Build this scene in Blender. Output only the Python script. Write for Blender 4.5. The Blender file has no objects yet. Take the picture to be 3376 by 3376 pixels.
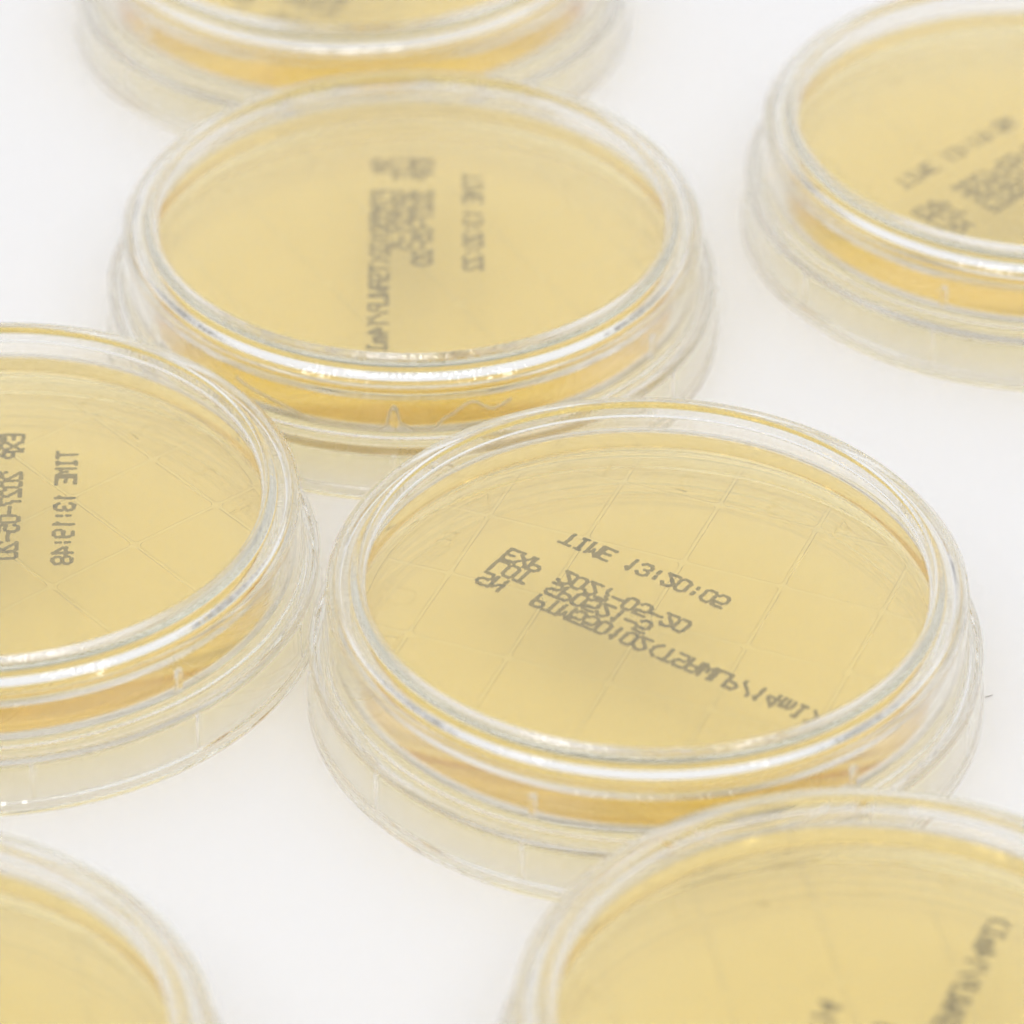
import bpy, bmesh, math, random
import numpy as np
from mathutils import Matrix, Vector

C = bpy.context.scene.collection
sc = bpy.context.scene
MM = 0.001

# ---------------------------------------------------------------- camera
PITCH, ROLL = 0.62798, 0.00597
cam_d = bpy.data.cameras.new("camera")
cam = bpy.data.objects.new("camera", cam_d)
C.objects.link(cam)
fw = Vector((0, math.cos(PITCH), -math.sin(PITCH)))
r0 = Vector((1, 0, 0)); u0 = r0.cross(fw)
cr, sr = math.cos(ROLL), math.sin(ROLL)
rv = cr * r0 + sr * u0
uv = -sr * r0 + cr * u0
m = Matrix((rv, uv, -fw)).transposed().to_4x4()
m.translation = Vector((-12.72, -362.10, 283.74)) * MM
cam.matrix_world = m
cam_d.sensor_width = 36.0
cam_d.lens = 36.0 * 4.7133
cam_d.clip_start = 0.02
cam_d.clip_end = 20.0
cam_d.dof.use_dof = True
cam_d.dof.focus_distance = 0.464
cam_d.dof.aperture_fstop = 20.0
sc.camera = cam

# ---------------------------------------------------------------- world: bright white room, dim towards the walls
w = bpy.data.worlds.new("World"); sc.world = w; w.use_nodes = True
nt = w.node_tree; nt.nodes.clear()
def N(nt, t, **k):
    n = nt.nodes.new(t)
    for a, b in k.items(): setattr(n, a, b)
    return n
tc = N(nt, "ShaderNodeTexCoord"); sx = N(nt, "ShaderNodeSeparateXYZ")
nt.links.new(tc.outputs["Generated"], sx.inputs[0])
rp = N(nt, "ShaderNodeValToRGB")
rp.color_ramp.interpolation = 'EASE'
E_ = rp.color_ramp.elements
E_[0].position = 0.0; E_[0].color = (0.22, 0.22, 0.225, 1)
E_[1].position = 0.62; E_[1].color = (0.98, 0.983, 0.998, 1)
e = E_.new(0.06); e.color = (0.45, 0.45, 0.455, 1)
e = E_.new(0.14); e.color = (0.74, 0.74, 0.745, 1)
e = E_.new(0.30); e.color = (0.948, 0.95, 0.962, 1)
nt.links.new(sx.outputs["Z"], rp.inputs[0])
bg = N(nt, "ShaderNodeBackground"); bg.inputs[1].default_value = 1.05
wo = N(nt, "ShaderNodeOutputWorld")
# the unlit end of the room, low on the side the camera stands
def mrange(sock, a, b):
    k = N(nt, "ShaderNodeMapRange", interpolation_type='SMOOTHSTEP')
    k.inputs["From Min"].default_value = a; k.inputs["From Max"].default_value = b
    nt.links.new(sock, k.inputs["Value"]); return k.outputs[0]
dk = N(nt, "ShaderNodeMath", operation='MULTIPLY')
nt.links.new(mrange(sx.outputs["Y"], -0.15, -0.55), dk.inputs[0])
nt.links.new(mrange(sx.outputs["Z"], 0.40, 0.22), dk.inputs[1])
mx = N(nt, "ShaderNodeMix", data_type='RGBA')
mx.inputs["B"].default_value = (0.25, 0.25, 0.255, 1)
nt.links.new(dk.outputs[0], mx.inputs["Factor"]); nt.links.new(rp.outputs[0], mx.inputs["A"])
nt.links.new(mx.outputs["Result"], bg.inputs[0]); nt.links.new(bg.outputs[0], wo.inputs[0])

# ---------------------------------------------------------------- lamps: rows of ceiling tubes
def lamp(loc, sx_, sy_, power, col=(1, 0.985, 0.96)):
    d = bpy.data.lights.new("ceiling_lamp", 'AREA'); d.shape = 'RECTANGLE'
    d.size = sx_; d.size_y = sy_; d.energy = power; d.color = col
    o = bpy.data.objects.new("ceiling_lamp", d); C.objects.link(o)
    o.location = loc
    v = Vector((0, 0, 0)) - Vector(loc)
    o.rotation_euler = v.to_track_quat('-Z', 'Y').to_euler()
    return o
for k in range(14):
    lamp((-1.10 + 0.165 * k + 0.05 * math.sin(k * 2.3), -1.0, 1.45), 0.036, 0.17, 0.34)

sc.view_settings.view_transform = 'Standard'
sc.view_settings.look = 'None'
sc.view_settings.exposure = -0.10
sc.view_settings.gamma = 1.0
sc.view_settings.use_curve_mapping = False
cy = sc.cycles
cy.max_bounces = 60; cy.transmission_bounces = 60; cy.glossy_bounces = 60
cy.diffuse_bounces = 8; cy.transparent_max_bounces = 24; cy.volume_bounces = 0
cy.caustics_refractive = True; cy.caustics_reflective = True
cy.blur_glossy = 0.0
cy.sample_clamp_indirect = 4.0
cy.sample_clamp_direct = 0.0
cy.use_denoising = True
cy.use_adaptive_sampling = True
cy.denoising_input_passes = 'RGB_ALBEDO'
cy.adaptive_threshold = 0.035; cy.adaptive_min_samples = 24
cy.use_light_tree = False

# ---------------------------------------------------------------- materials
def new_mat(name):
    mt = bpy.data.materials.new(name); mt.use_nodes = True
    mt.node_tree.nodes.clear()
    return mt, mt.node_tree, N(mt.node_tree, "ShaderNodeOutputMaterial")

def plastic(name, col, ripple=0.0, dist=0.00004, dens=6.0, vcol=(0.45, 0.40, 0.0)):
    mt, t, out = new_mat(name)
    p = N(t, "ShaderNodeBsdfPrincipled")
    p.inputs["Base Color"].default_value = (*col, 1)
    p.inputs["Transmission Weight"].default_value = 1.0
    p.inputs["IOR"].default_value = 1.56
    p.inputs["Roughness"].default_value = 0.0
    t.links.new(p.outputs[0], out.inputs[0])
    v = N(t, "ShaderNodeVolumeAbsorption")
    v.inputs["Color"].default_value = (*vcol, 1)
    v.inputs["Density"].default_value = dens
    t.links.new(v.outputs[0], out.inputs["Volume"])
    if ripple:
        g = N(t, "ShaderNodeTexCoord"); s = N(t, "ShaderNodeSeparateXYZ")
        t.links.new(g.outputs["Object"], s.inputs[0])
        cx = N(t, "ShaderNodeCombineXYZ")
        t.links.new(s.outputs["X"], cx.inputs[0]); t.links.new(s.outputs["Y"], cx.inputs[1])
        nm = N(t, "ShaderNodeVectorMath", operation='NORMALIZE')
        t.links.new(cx.outputs[0], nm.inputs[0])
        zc = N(t, "ShaderNodeCombineXYZ"); zm = N(t, "ShaderNodeMath", operation='MULTIPLY')
        zm.inputs[1].default_value = 6.0
        t.links.new(s.outputs["Z"], zm.inputs[0]); t.links.new(zm.outputs[0], zc.inputs[2])
        ad = N(t, "ShaderNodeVectorMath", operation='ADD')
        t.links.new(nm.outputs[0], ad.inputs[0]); t.links.new(zc.outputs[0], ad.inputs[1])
        no = N(t, "ShaderNodeTexNoise"); no.inputs["Scale"].default_value = 64.0
        no.inputs["Detail"].default_value = 1.0; no.inputs["Roughness"].default_value = 0.5
        t.links.new(ad.outputs[0], no.inputs["Vector"])
        # ripples only on the ring and wall, the middle of the disc stays clear
        ln = N(t, "ShaderNodeVectorMath", operation='LENGTH')
        t.links.new(cx.outputs[0], ln.inputs[0])
        mr = N(t, "ShaderNodeMapRange")
        mr.inputs["From Min"].default_value = 0.0265; mr.inputs["From Max"].default_value = 0.0269
        t.links.new(ln.outputs["Value"], mr.inputs["Value"])
        mu = N(t, "ShaderNodeMath", operation='MULTIPLY')
        mz = N(t, "ShaderNodeMapRange")
        mz.inputs["From Min"].default_value = 0.0128; mz.inputs["From Max"].default_value = 0.0133
        t.links.new(s.outputs["Z"], mz.inputs["Value"])
        m2 = N(t, "ShaderNodeMath", operation='MULTIPLY')
        t.links.new(mr.outputs[0], m2.inputs[0]); t.links.new(mz.outputs[0], m2.inputs[1])
        t.links.new(no.outputs["Fac"], mu.inputs[0]); t.links.new(m2.outputs[0], mu.inputs[1])
        b = N(t, "ShaderNodeBump"); b.inputs["Strength"].default_value = ripple
        b.inputs["Distance"].default_value = dist
        t.links.new(mu.outputs[0], b.inputs["Height"])
        t.links.new(b.outputs[0], p.inputs["Normal"])
    return mt

M_LID = plastic("clear_lid_plastic", (0.998, 0.99, 0.965), 1.0, 0.00005)
M_BASE = plastic("clear_dish_plastic", (0.998, 0.997, 0.99), dens=9.0, vcol=(0.50, 0.44, 0.25))
def strand_mat():
    mt, t, out = new_mat("pale_plastic_thread")
    p = N(t, "ShaderNodeBsdfPrincipled")
    p.inputs["Base Color"].default_value = (0.88, 0.84, 0.72, 1)
    p.inputs["Transmission Weight"].default_value = 0.55
    p.inputs["IOR"].default_value = 1.5
    p.inputs["Roughness"].default_value = 0.12
    t.links.new(p.outputs[0], out.inputs[0])
    return mt
M_STRAND = strand_mat()
M_THREAD = plastic("clear_thread_plastic", (0.995, 0.99, 0.975), dens=3.0)

def agar_mat():
    mt, t, out = new_mat("amber_agar_gel")
    p = N(t, "ShaderNodeBsdfPrincipled")
    p.inputs["Base Color"].default_value = (1.0, 0.90, 0.535, 1)
    p.inputs["Transmission Weight"].default_value = 1.0
    p.inputs["IOR"].default_value = 1.34
    p.inputs["Roughness"].default_value = 0.0
    g = N(t, "ShaderNodeTexCoord")
    no = N(t, "ShaderNodeTexNoise"); no.inputs["Scale"].default_value = 55.0
    no.inputs["Detail"].default_value = 1.0
    t.links.new(g.outputs["Object"], no.inputs["Vector"])
    b = N(t, "ShaderNodeBump"); b.inputs["Strength"].default_value = 0.05
    b.inputs["Distance"].default_value = 0.0004
    t.links.new(no.outputs["Fac"], b.inputs["Height"]); t.links.new(b.outputs[0], p.inputs["Normal"])
    t.links.new(p.outputs[0], out.inputs["Surface"])
    v = N(t, "ShaderNodeVolumeAbsorption")
    v.inputs["Color"].default_value = (0.93, 0.74, 0.0, 1)
    v.inputs["Density"].default_value = 20.0
    t.links.new(v.outputs[0], out.inputs["Volume"])
    return mt
M_AGAR = agar_mat()

def simple(name, col, rough=0.5, spec=0.5):
    mt, t, out = new_mat(name)
    p = N(t, "ShaderNodeBsdfPrincipled")
    p.inputs["Base Color"].default_value = (*col, 1)
    p.inputs["Roughness"].default_value = rough
    p.inputs["Specular IOR Level"].default_value = spec
    t.links.new(p.outputs[0], out.inputs[0])
    return mt
M_INK = simple("grey_ink", (0.022, 0.028, 0.028), 0.7, 0.1)
M_LINT = simple("dark_lint", (0.4, 0.37, 0.37), 0.9)

def table_mat():
    mt, t, out = new_mat("white_laminate")
    p = N(t, "ShaderNodeBsdfPrincipled")
    g = N(t, "ShaderNodeTexCoord")
    no = N(t, "ShaderNodeTexNoise"); no.inputs["Scale"].default_value = 9.0; no.inputs["Detail"].default_value = 3.0
    t.links.new(g.outputs["Object"], no.inputs["Vector"])
    r = N(t, "ShaderNodeValToRGB")
    r.color_ramp.elements[0].position = 0.35; r.color_ramp.elements[0].color = (0.895, 0.893, 0.897, 1)
    r.color_ramp.elements[1].position = 0.65; r.color_ramp.elements[1].color = (0.92, 0.918, 0.922, 1)
    t.links.new(no.outputs["Fac"], r.inputs[0]); t.links.new(r.outputs[0], p.inputs["Base Color"])
    p.inputs["Roughness"].default_value = 0.35
    p.inputs["Specular IOR Level"].default_value = 0.3
    t.links.new(p.outputs[0], out.inputs[0])
    return mt
M_TABLE = table_mat()

# ---------------------------------------------------------------- helpers
def link(name, me, mat, parent=None):
    me.name = name
    if mat: me.materials.append(mat)
    o = bpy.data.objects.new(name, me); C.objects.link(o)
    if parent: o.parent = parent
    return o

def profile(pts):
    """pts: (r, z, fillet radius) -> rounded closed polyline, in mm, with support points beside each fillet"""
    out = []; n = len(pts)
    for i in range(n):
        r, z, f = pts[i]
        if f <= 0: out.append((r, z)); continue
        a = Vector(pts[i - 1][:2]); b = Vector((r, z)); c = Vector(pts[(i + 1) % n][:2])
        d1 = (a - b); d2 = (c - b); l1, l2 = d1.length, d2.length; d1.normalize(); d2.normalize()
        ang = d1.angle(d2)
        t = min(f / math.tan(ang / 2), 0.42 * l1, 0.42 * l2)
        rad = t * math.tan(ang / 2)
        cen = b + (d1 + d2).normalized() * (rad / math.sin(ang / 2))
        p1 = b + d1 * t; p2 = b + d2 * t
        s = min(0.04, 0.1 * t + 0.01)
        out.append(tuple(p1 + d1 * s))
        v1 = p1 - cen; v2 = p2 - cen
        tot = v1.angle(v2)
        k = 6
        for j in range(k + 1):
            q = j / k
            v = (v1 * math.sin((1 - q) * tot) + v2 * math.sin(q * tot)) / math.sin(tot)
            out.append(tuple(cen + v))
        out.append(tuple(p2 + d2 * s))
    return out

def lathe(pts, seg=576, wob=0.0):
    pr = profile(pts)
    verts = []; faces = []; idx = []
    for (r, z) in pr:
        if r < 1e-6:
            idx.append([len(verts)]); verts.append((0, 0, z * MM))
        else:
            row = []
            for s in range(seg):
                a = 2 * math.pi * s / seg
                row.append(len(verts)); verts.append((r * MM * math.cos(a), r * MM * math.sin(a), z * MM))
            idx.append(row)
    n = len(idx)
    for i in range(n):
        A, B = idx[i], idx[(i + 1) % n]
        if len(A) == 1 and len(B) == 1: continue
        for s in range(seg):
            t = (s + 1) % seg
            if len(A) == 1: faces.append((A[0], B[t], B[s]))
            elif len(B) == 1: faces.append((A[s], A[t], B[0]))
            else: faces.append((A[s], A[t], B[t], B[s]))
    me = bpy.data.meshes.new("m"); me.from_pydata(verts, [], faces)
    bm = bmesh.new(); bm.from_mesh(me); bmesh.ops.recalc_face_normals(bm, faces=bm.faces); bm.to_mesh(me); bm.free()
    me.polygons.foreach_set("use_smooth", [True] * len(me.polygons))
    return me

LID = [(0, 13.2, 0), (26.55, 13.2, 0.25), (26.8, 14.5, 0.2), (27.1, 14.65, 0.1), (27.6, 14.15, 0.1), (27.85, 13.45, 0.25),
       (29.0, 13.6, 0.4), (29.15, 13.75, 0.12), (30.12, 12.75, 0.12), (30.35, 6.75, 0.2), (30.5, 6.65, 0.1), (30.5, 6.32, 0.12), (29.75, 6.32, 0.15),
       (29.3, 11.9, 0.5), (28.8, 12.3, 0.4), (0, 12.3, 0)]
BASE = [(0, 5.0, 0), (27.2, 5.0, 0.3), (28.2, 4.85, 0.4), (30.7, 4.9, 0.5), (31.15, 0.0, 0.12), (32.2, 0.0, 0.15), (32.15, 1.3, 0.12),
        (31.95, 1.45, 0.12), (31.8, 6.45, 0.18), (31.35, 6.5, 0.15), (31.1, 6.2, 0.15), (28.75, 6.3, 0.25), (28.45, 6.9, 0.3), (28.35, 9.95, 0.1), (27.95, 10.35, 0.1), (27.45, 10.35, 0.2), (27.4, 6.2, 0.5), (0, 6.2, 0)]
dome = [(27.36 * q, 10.38 + 0.62 * (1 - q ** 2.2), 0) for q in (0.985, 0.95, 0.9, 0.84, 0.76, 0.66, 0.54, 0.4, 0.24)]
AGAR = [(0, 6.23, 0), (27.36, 6.23, 0.5), (27.36, 10.25, 0.25)] + dome + [(0, 11.0, 0)]

def prism(bm, L, wd, h, M4, chamf=0.12):
    """bar along x with chamfered lower edges, mm"""
    sec = [(-wd / 2, 0), (wd / 2, 0), (wd / 2 - chamf, -h), (-wd / 2 + chamf, -h)]
    vs = [bm.verts.new(M4 @ (Vector((x, y, z)) * MM)) for x in (-L / 2, L / 2) for (y, z) in sec]
    for i in range(4):
        j = (i + 1) % 4
        bm.faces.new((vs[i], vs[j], vs[4 + j], vs[4 + i]))
    bm.faces.new(vs[0:4][::-1]); bm.faces.new(vs[4:8])

def grid_mesh():
    """moulded counting grid under the floor: square pads whose gaps draw the lines"""
    bm = bmesh.new()
    R = 26.6; g = 0.36; t = 0.045; z0 = 4.985
    cells = []
    for i in range(-3, 3):
        for j in range(-3, 3):
            x0, x1 = i * 10 + g / 2, i * 10 + 10 - g / 2
            y0, y1 = j * 10 + g / 2, j * 10 + 10 - g / 2
            poly = []
            # clip a rounded square by the circle
            K = 9; rr = 0.6
            cs = [(x1 - rr, y1 - rr, 0), (x0 + rr, y1 - rr, 90), (x0 + rr, y0 + rr, 180), (x1 - rr, y0 + rr, 270)]
            raw = []
            for (cx, cy_, a0) in cs:
                for q in range(K + 1):
                    a = math.radians(a0 + 90 * q / K); raw.append((cx + rr * math.cos(a), cy_ + rr * math.sin(a)))
            # densify
            den = []
            for a, b in zip(raw, raw[1:] + raw[:1]):
                d = math.dist(a, b); k = max(1, int(d / 0.5))
                for q in range(k): den.append((a[0] + (b[0] - a[0]) * q / k, a[1] + (b[1] - a[1]) * q / k))
            ins = [p for p in den if math.hypot(*p) <= R]
            if len(ins) < 12: continue
            if len(ins) < len(den):
                # walk: keep inside points, replace outside run by an arc
                n = len(den); fl = [math.hypot(*p) <= R for p in den]
                st = next(k for k in range(n) if fl[k] and not fl[k - 1])
                order = [den[(st + k) % n] for k in range(n) if fl[(st + k) % n]]
                a1 = math.atan2(order[-1][1], order[-1][0]); a0 = math.atan2(order[0][1], order[0][0])
                da = (a0 - a1 + math.pi) % (2 * math.pi) - math.pi
                k = max(2, int(abs(da) * R / 0.6))
                order += [(R * math.cos(a1 + da * q / k), R * math.sin(a1 + da * q / k)) for q in range(1, k)]
                poly = order
            else: poly = den
            cells.append(poly)
    for poly in cells:
        cx = sum(p[0] for p in poly) / len(poly); cy_ = sum(p[1] for p in poly) / len(poly)
        top = [bm.verts.new((p[0] * MM, p[1] * MM, z0 * MM)) for p in poly]
        bot = []
        for p in poly:
            d = Vector((p[0] - cx, p[1] - cy_)); l = d.length
            q = d * ((l - 0.035) / l)
            bot.append(bm.verts.new(((cx + q.x) * MM, (cy_ + q.y) * MM, (z0 - t) * MM)))
        n = len(poly)
        for i in range(n):
            bm.faces.new((top[i], top[(i + 1) % n], bot[(i + 1) % n], bot[i]))
        bm.faces.new(top); bm.faces.new(bot[::-1])
    bmesh.ops.recalc_face_normals(bm, faces=bm.faces)
    me = bpy.data.meshes.new("g"); bm.to_mesh(me); bm.free()
    return me

def box_mesh(x0, x1, y0, y1, z0, z1, bev=0.08, taper=0.0):
    bm = bmesh.new(); bmesh.ops.create_cube(bm, size=1)
    for v in bm.verts:
        fx = x0 if v.co.x < 0 else x1; fy = y0 if v.co.y < 0 else y1; fz = z0 if v.co.z < 0 else z1
        if taper and v.co.z > 0: fx -= taper
        v.co = Vector((fx, fy, fz)) * MM
    bmesh.ops.bevel(bm, geom=list(bm.edges), offset=bev * MM, segments=2, affect='EDGES', profile=0.5)
    me = bpy.data.meshes.new("b"); bm.to_mesh(me); bm.free()
    me.polygons.foreach_set("use_smooth", [True] * len(me.polygons))
    return me

def chars_mesh():
    """raised row letters and column numbers of the counting grid, read from below"""
    bm = bmesh.new()
    for ch, x, y in (('A', -21.6, 12.2), ('B', -22.4, 5.0), ('C', -22.6, -5.0), ('D', -21.6, -12.2),
                     ('1', -12.2, 21.6), ('2', -4.6, 22.3), ('3', 5.0, 22.0), ('4', 12.2, 21.4)):
        cu = bpy.data.curves.new("ch", 'FONT'); cu.body = ch; cu.size = 4.2 * MM
        cu.extrude = 0.015 * MM; cu.bevel_depth = 0.035 * MM; cu.bevel_resolution = 1; cu.offset = -0.10 * MM
        cu.align_x = 'CENTER'; cu.align_y = 'CENTER'; cu.resolution_u = 4
        ob = bpy.data.objects.new("ch", cu); C.objects.link(ob)
        dg = bpy.context.evaluated_depsgraph_get()
        me = bpy.data.meshes.new_from_object(ob.evaluated_get(dg))
        me.transform(Matrix.Translation((x * MM, y * MM, 4.80 * MM)) @ Matrix.Scale(-1, 4, (1, 0, 0)))
        bm.from_mesh(me)
        bpy.data.objects.remove(ob); bpy.data.curves.remove(cu); bpy.data.meshes.remove(me)
    bmesh.ops.recalc_face_normals(bm, faces=bm.faces)
    me = bpy.data.meshes.new("c"); bm.to_mesh(me); bm.free()
    return me

def tube(bm, pts, rad):
    """smooth round thread through pts (mm)"""
    P = [Vector(p) for p in pts]; out = []
    for i in range(len(P) - 1):
        p0 = P[max(i - 1, 0)]; p1 = P[i]; p2 = P[i + 1]; p3 = P[min(i + 2, len(P) - 1)]
        for q in range(8):
            t = q / 8
            out.append(0.5 * ((2 * p1) + (p2 - p0) * t + (2 * p0 - 5 * p1 + 4 * p2 - p3) * t * t + (3 * p1 - p0 - 3 * p2 + p3) * t ** 3))
    out.append(P[-1]); rings = []
    for i, p in enumerate(out):
        d = (out[min(i + 1, len(out) - 1)] - out[max(i - 1, 0)]).normalized()
        a = d.cross(Vector((0.01, 0.02, 1)).normalized())
        a = a.normalized() if a.length > 1e-4 else Vector((1, 0, 0))
        b = d.cross(a)
        rings.append([bm.verts.new((p + rad * (math.cos(2 * math.pi * k / 10) * a + math.sin(2 * math.pi * k / 10) * b)) * MM) for k in range(10)])
    for A, B in zip(rings, rings[1:]):
        for k in range(10): bm.faces.new((A[k], A[(k + 1) % 10], B[(k + 1) % 10], B[k]))
    bm.faces.new(rings[0][::-1]); bm.faces.new(rings[-1])

def threads(name, strands, rad, mat, loc, R=28.78):
    bm = bmesh.new()
    for j, st in enumerate(strands):
        rr = R - 0.0 * j
        tube(bm, [(rr * math.cos(math.radians(a)), rr * math.sin(math.radians(a)), min(z, 11.8)) for a, z in st], rad)
    me = bpy.data.meshes.new(name); bm.to_mesh(me); bm.free()
    me.polygons.foreach_set("use_smooth", [True] * len(me.polygons))
    o = link(name, me, mat); o.location = loc
    return o

# ---------------------------------------------------------------- dot matrix print
F = {
'T': "#####|..#..|..#..|..#..|..#..|..#..|..#..", 'I': ".###.|..#..|..#..|..#..|..#..|..#..|.###.",
'M': "#...#|##.##|#.#.#|#.#.#|#...#|#...#|#...#", 'E': "#####|#....|#....|####.|#....|#....|#####",
'X': "#...#|#...#|.#.#.|..#..|.#.#.|#...#|#...#", 'P': "####.|#...#|#...#|####.|#....|#....|#....",
'L': "#....|#....|#....|#....|#....|#....|#####", 'O': ".###.|#...#|#...#|#...#|#...#|#...#|.###.",
'S': ".####|#....|#....|.###.|....#|....#|####.", 'N': "#...#|##..#|#.#.#|#..##|#...#|#...#|#...#",
'A': ".###.|#...#|#...#|#####|#...#|#...#|#...#", 'W': "#...#|#...#|#...#|#.#.#|#.#.#|##.##|#...#",
'm': ".....|.....|##.#.|#.#.#|#.#.#|#.#.#|#.#.#", 'l': ".##..|..#..|..#..|..#..|..#..|..#..|.###.",
'(': "...#.|..#..|.#...|.#...|.#...|..#..|...#.", ')': ".#...|..#..|...#.|...#.|...#.|..#..|.#...",
'/': "....#|....#|...#.|..#..|.#...|#....|#....", ':': ".....|..#..|..#..|.....|..#..|..#..|.....",
'-': ".....|.....|.....|#####|.....|.....|.....", ' ': ".....|.....|.....|.....|.....|.....|.....",
'0': ".###.|#...#|#...#|#...#|#...#|#...#|.###.", '1': "..#..|.##..|..#..|..#..|..#..|..#..|..#..",
'2': ".###.|#...#|....#|...#.|..#..|.#...|#####", '3': ".###.|#...#|....#|..##.|....#|#...#|.###.",
'4': "...#.|..##.|.#.#.|#..#.|#####|...#.|...#.", '5': "#####|#....|####.|....#|....#|#...#|.###.",
'6': ".###.|#....|#....|####.|#...#|#...#|.###.", '7': "#####|....#|...#.|...#.|..#..|..#..|..#..", '8': ".###.|#...#|#...#|.###.|#...#|#...#|.###.",
'9': ".###.|#...#|#...#|.####|....#|....#|.###."}

def text_mesh(rows, ang, off, seed):
    """rows: (string, x of first character, y of the row). Printed on the underside, so it reads mirrored from above."""
    rnd = random.Random(seed)
    h = 0.048; x0, x1, y0, y1 = -19.0, 24.0, -6.0, 9.5
    nx, ny = int((x1 - x0) / h), int((y1 - y0) / h)
    field = np.zeros((ny, nx), bool)
    def disc(x, y, r):
        ix0 = int((x - r - x0) / h) - 1; iy0 = int((y - r - y0) / h) - 1; k = int(2 * r / h) + 3
        for iy in range(max(iy0, 0), min(iy0 + k, ny)):
            for ix in range(max(ix0, 0), min(ix0 + k, nx)):
                if (x0 + (ix + .5) * h - x) ** 2 + (y0 + (iy + .5) * h - y) ** 2 < r * r: field[iy, ix] = True
    px, py = 0.275, 0.30
    for (s, tx, ty) in rows:
        for ci, ch in enumerate(s):
            g = F[ch].split('|'); bx = tx + ci * 1.44; sk = rnd.uniform(-.04, .04)
            pts = {}
            for r in range(7):
                for c in range(5):
                    if g[r][c] == '#':
                        # top of the glyph points to -y: mirrored
                        pts[(r, c)] = (bx + (c - 2) * px + rnd.gauss(0, .022) + sk, ty + (r - 3) * py + rnd.gauss(0, .022))
            for (r, c), (x, y) in pts.items():
                rad = rnd.uniform(.205, .25)
                disc(x, y, rad)
                for dr, dc in ((0, 1), (1, 0), (1, 1), (1, -1)):
                    if (r + dr, c + dc) in pts:
                        X, Y = pts[(r + dr, c + dc)]
                        if dr and dc and ((r, c + dc) in pts or (r + dr, c) in pts): continue
                        disc((x + X) / 2, (y + Y) / 2, rad * .8)
            if ch != ' ' and rnd.random() < .5:
                for _ in range(rnd.randint(1, 2)):
                    disc(bx + rnd.uniform(-.9, .9), ty + rnd.uniform(-1.3, 1.3), rnd.uniform(.03, .06))
    ca, sa = math.cos(ang), math.sin(ang)
    vid = {}; verts = []; faces = []
    def V(ix, iy):
        k = (ix, iy)
        if k not in vid:
            x = x0 + ix * h; y = y0 + iy * h
            vid[k] = len(verts)
            verts.append(((ca * x - sa * y + off[0]) * MM, (sa * x + ca * y + off[1]) * MM, 4.86 * MM))
        return vid[k]
    ys, xs = np.nonzero(field)
    for iy, ix in zip(ys.tolist(), xs.tolist()):
        X = x0 + ix * h; Y = y0 + iy * h
        if math.hypot(ca * X - sa * Y + off[0], sa * X + ca * Y + off[1]) > 27.0: continue
        faces.append((V(ix, iy), V(ix + 1, iy), V(ix + 1, iy + 1), V(ix, iy + 1)))
    me = bpy.data.meshes.new("t"); me.from_pydata(verts, [], faces)
    return me

def rows(tm, lot="SP0521-5", sn="PTM550102(TSAWLP/14ml)"):
    return [("TIME " + tm, -13.2, 6.7), ("EXP", -16.3, 1.4), ("2027-05-20", -9.9, 1.4),
            ("LOT", -16.3, -0.75), (lot, -9.9, -0.75), ("SN", -16.3, -3.05), (sn, -10.0, -3.05)]

# ---------------------------------------------------------------- the table top
bm = bmesh.new()
bmesh.ops.create_cube(bm, size=1)
for v in bm.verts: v.co = Vector((v.co.x * 1.6, v.co.y * 1.8 + 0.15, v.co.z * 0.03 - 0.015))
bmesh.ops.bevel(bm, geom=list(bm.edges), offset=0.003, segments=3, affect='EDGES')
me = bpy.data.meshes.new("tabletop"); bm.to_mesh(me); bm.free()
tb = link("tabletop", me, M_TABLE); tb["kind"] = "structure"

# ---------------------------------------------------------------- the dishes
lid_me, base_me, agar_me = lathe(LID), lathe(BASE), lathe(AGAR)
grid_me = grid_mesh(); chars_me = chars_mesh(); chars_me.materials.append(M_THREAD)
rib_me = box_mesh(32.0, 32.22, -0.22, 0.22, 1.75, 5.6, 0.06, 0.15)
tab_me = box_mesh(28.6, 29.1, -0.38, 0.38, 6.45, 9.4, 0.16)
for me_, mt_ in ((lid_me, M_LID), (base_me, M_BASE), (agar_me, M_AGAR), (grid_me, M_BASE), (rib_me, M_THREAD), (tab_me, M_BASE)):
    me_.materials.append(mt_)

def add(name, me, parent, rz=0.0):
    o = bpy.data.objects.new(name, me); C.objects.link(o); o.parent = parent
    o.rotation_euler = (0, 0, rz)
    return o

def make_dish():
    root = bpy.data.objects.new("petri_dish", None); C.objects.link(root)
    root.empty_display_size = 0.01
    add("agar", agar_me, root)
    b = add("dish_base", base_me, root)
    add("counting_grid", grid_me, b)
    add("moulded_characters", chars_me, b)
    for k in range(12): add("skirt_rib", rib_me, b, math.radians(30 * k))
    for k in range(6): add("lid_stop", tab_me, b, math.radians(60 * k))
    add("lid", lid_me, root)
    return root

def copy_tree(o, parent=None):
    c = o.copy(); C.objects.link(c); c.parent = parent
    for ch in o.children: copy_tree(ch, c)
    return c

def D2(ax, ay): return ((ax - 12.72) * MM, (ay - 362.10) * MM)
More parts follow.
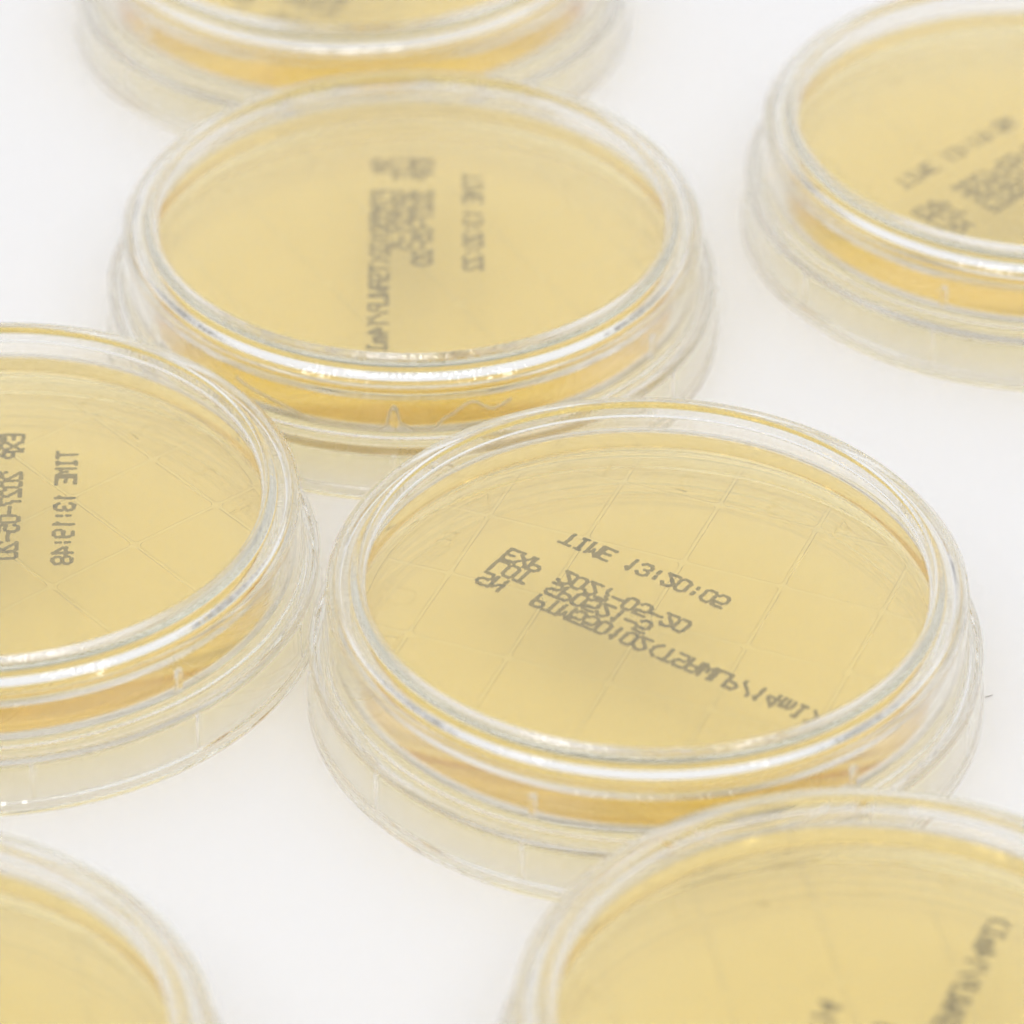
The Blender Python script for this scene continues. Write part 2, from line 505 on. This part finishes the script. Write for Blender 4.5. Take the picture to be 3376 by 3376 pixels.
# centre, body turn, grid turn, text turn, text offset, time, label
R_ = math.radians
DISHES = [
 ((12.72, 362.10), R_(8.5), R_(-21.8), R_(-34.3), (0, 0), "13:20:05",
  "sharp agar dish touching the left one, its grey print sloping down to the right"),
 ((-50.40, 374.60), R_(12), R_(-48.3), R_(-87.1), (.4, .4), "13:19:48",
  "sharp agar dish cut off by the left edge, print running straight down"),
 ((-10.60, 424.50), R_(27.75), R_(-60), R_(-89.4), (-.4, 2.3), "13:20:22",
  "whole agar dish behind the two sharp ones, print running straight down its middle"),
 ((56.94, 444.53), R_(5), R_(30), R_(45), (-1, -.1), "13:19:56",
  "blurred agar dish cut off at the upper right edge, touching no other dish"),
 ((-18.90, 488.75), R_(-80), R_(20), R_(64), (-.8, -2.8), "13:19:52",
  "farthest agar dish, cut off by the top edge, only its front seen"),
 ((30.30, 301.60), R_(-80), R_(10), R_(67), (1.6, .35), "13:20:14",
  "blurred near agar dish overlapping the sharp one, cut off by the bottom edge"),
 ((-54.27, 296.26), R_(-80), R_(10), R_(-120), (-2, -2), "13:20:10",
  "blurred agar dish in the bottom left corner, without print in view"),
]
proto = None
for i, (c, brz, grz, ta, toff, tm, label) in enumerate(DISHES):
    if proto is None: d = proto = make_dish()
    else: d = copy_tree(proto)
    x, y = D2(*c)
    d.location = (x, y, 0.00004)
    d["label"] = label; d["category"] = "petri dish"; d["group"] = "agar dishes laid out on the white table"
    base = [k for k in d.children if k.name.startswith("dish_base")][0]
    base.rotation_euler.z = brz
    for k in base.children:
        if k.name.startswith(("counting_grid", "moulded_characters")): k.rotation_euler.z = grz - brz
    proto_text = i
for i, (c, brz, grz, ta, toff, tm, label) in enumerate(DISHES):
    d = [o for o in C.objects if o.get("label") == label][0]
    base = [k for k in d.children if k.name.startswith("dish_base")][0]
    o = link("printed_text", text_mesh(rows(tm), ta, toff, 11 + i), M_INK, base)
    o.rotation_euler.z = -brz

# ---------------------------------------------------------------- stray plastic threads caught in the lid walls
def at(i): return (*D2(*DISHES[i][0]), 0.00004)
G_T = "thin clear plastic threads inside the lids"
o = threads("plastic_thread", [[(-126, 9.3), (-122.6, 8.66), (-114.4, 7.74), (-108.9, 6.9), (-104.5, 6.75), (-100.1, 6.6), (-96.6, 6.7), (-94.2, 7.2), (-93.2, 9.0), (-92.2, 9.6), (-91.2, 7.7),
    (-90.2, 7.34), (-87.9, 6.75), (-85.1, 6.84), (-82.5, 8.04), (-80.9, 8.55), (-77, 9.8), (-73, 8.6), (-69, 9.4)]], 0.16, M_STRAND, at(2), 28.92)
o["label"] = "long pale thread hanging in loops inside the front rim of the middle dish"; o["category"] = "thread"; o["group"] = G_T
o = threads("plastic_thread", [
    [(147.0, 11.9), (144.6, 11.3), (143.2, 10.46), (142.9, 9.63), (143.8, 8.91), (146.7, 9.17), (152.1, 10.41), (157.0, 11.7)],
    [(146.9, 9.45), (147.5, 10.39), (152.5, 11.7), (153.1, 10.87), (151.6, 10.18)],
    [(147.7, 10.38), (152.3, 10.71)],
    [(154.4, 10.84), (155.7, 10.4), (159.9, 9.96), (157.5, 8.62)],
    [(157.9, 11.59), (157.1, 10.72), (155.7, 10.11)],
    [(151.1, 11.8), (148.8, 11.6), (145.0, 10.46)],
    [(141.4, 11.9), (142.0, 11.5), (140.9, 10.63), (141.9, 9.77)],
    [(140.7, 10.73), (138.0, 10.89), (133.9, 10.29), (132.2, 10.44), (130.0, 9.71), (131.7, 9.31), (133.9, 9.5)]], 0.13, M_STRAND, at(0))
o["label"] = "tangle of clear curls inside the left back rim of the whole sharp centre dish"; o["category"] = "thread"; o["group"] = G_T
o = threads("plastic_thread", [[(48.4, 9.2), (41.9, 11.6)], [(41.6, 11.47), (43.2, 9.33), (39.1, 9.43), (30.1, 11.7)],
    [(34.6, 8.86), (32.7, 9.7), (33.6, 10.59)], [(60.6, 11.8), (60.2, 11.2), (60.0, 10.24)]], 0.13, M_STRAND, at(1))
o["label"] = "clear thread in short bends inside the back rim of the left edge dish"; o["category"] = "thread"; o["group"] = G_T

# fine moisture specks on the back wall of the sharp dish's lid
rnd = random.Random(5); bm = bmesh.new()
for _ in range(170):
    a = math.radians(rnd.gauss(111, 9)); z = min(11.4, rnd.gauss(10.9, 0.55)); rr = 29.1; r = rnd.choice((.03, .04, .05, .06, .09))
    mt4 = Matrix.Translation(Vector((rr * math.cos(a), rr * math.sin(a), z)) * MM) @ Matrix.Scale(r * MM, 4)
    bmesh.ops.create_icosphere(bm, subdivisions=1, radius=1, matrix=mt4)
me = bpy.data.meshes.new("moisture_specks"); bm.to_mesh(me); bm.free()
me.polygons.foreach_set("use_smooth", [True] * len(me.polygons))
o = link("moisture_specks", me, M_THREAD); o.location = at(0)
o["kind"] = "stuff"; o["label"] = "fine moisture specks on the back lid wall of the sharp dish"; o["category"] = "specks"

# a tiny bit of lint on the table
bm = bmesh.new(); tube(bm, [(32.38, -0.97, 0.1), (32.79, -0.83, 0.12), (33.07, -0.64, 0.1)], 0.045)
me = bpy.data.meshes.new("lint"); bm.to_mesh(me); bm.free()
o = link("lint", me, M_LINT); o.location = at(0)
o["label"] = "tiny dark fibre on the table right of the sharp dish"; o["category"] = "lint"
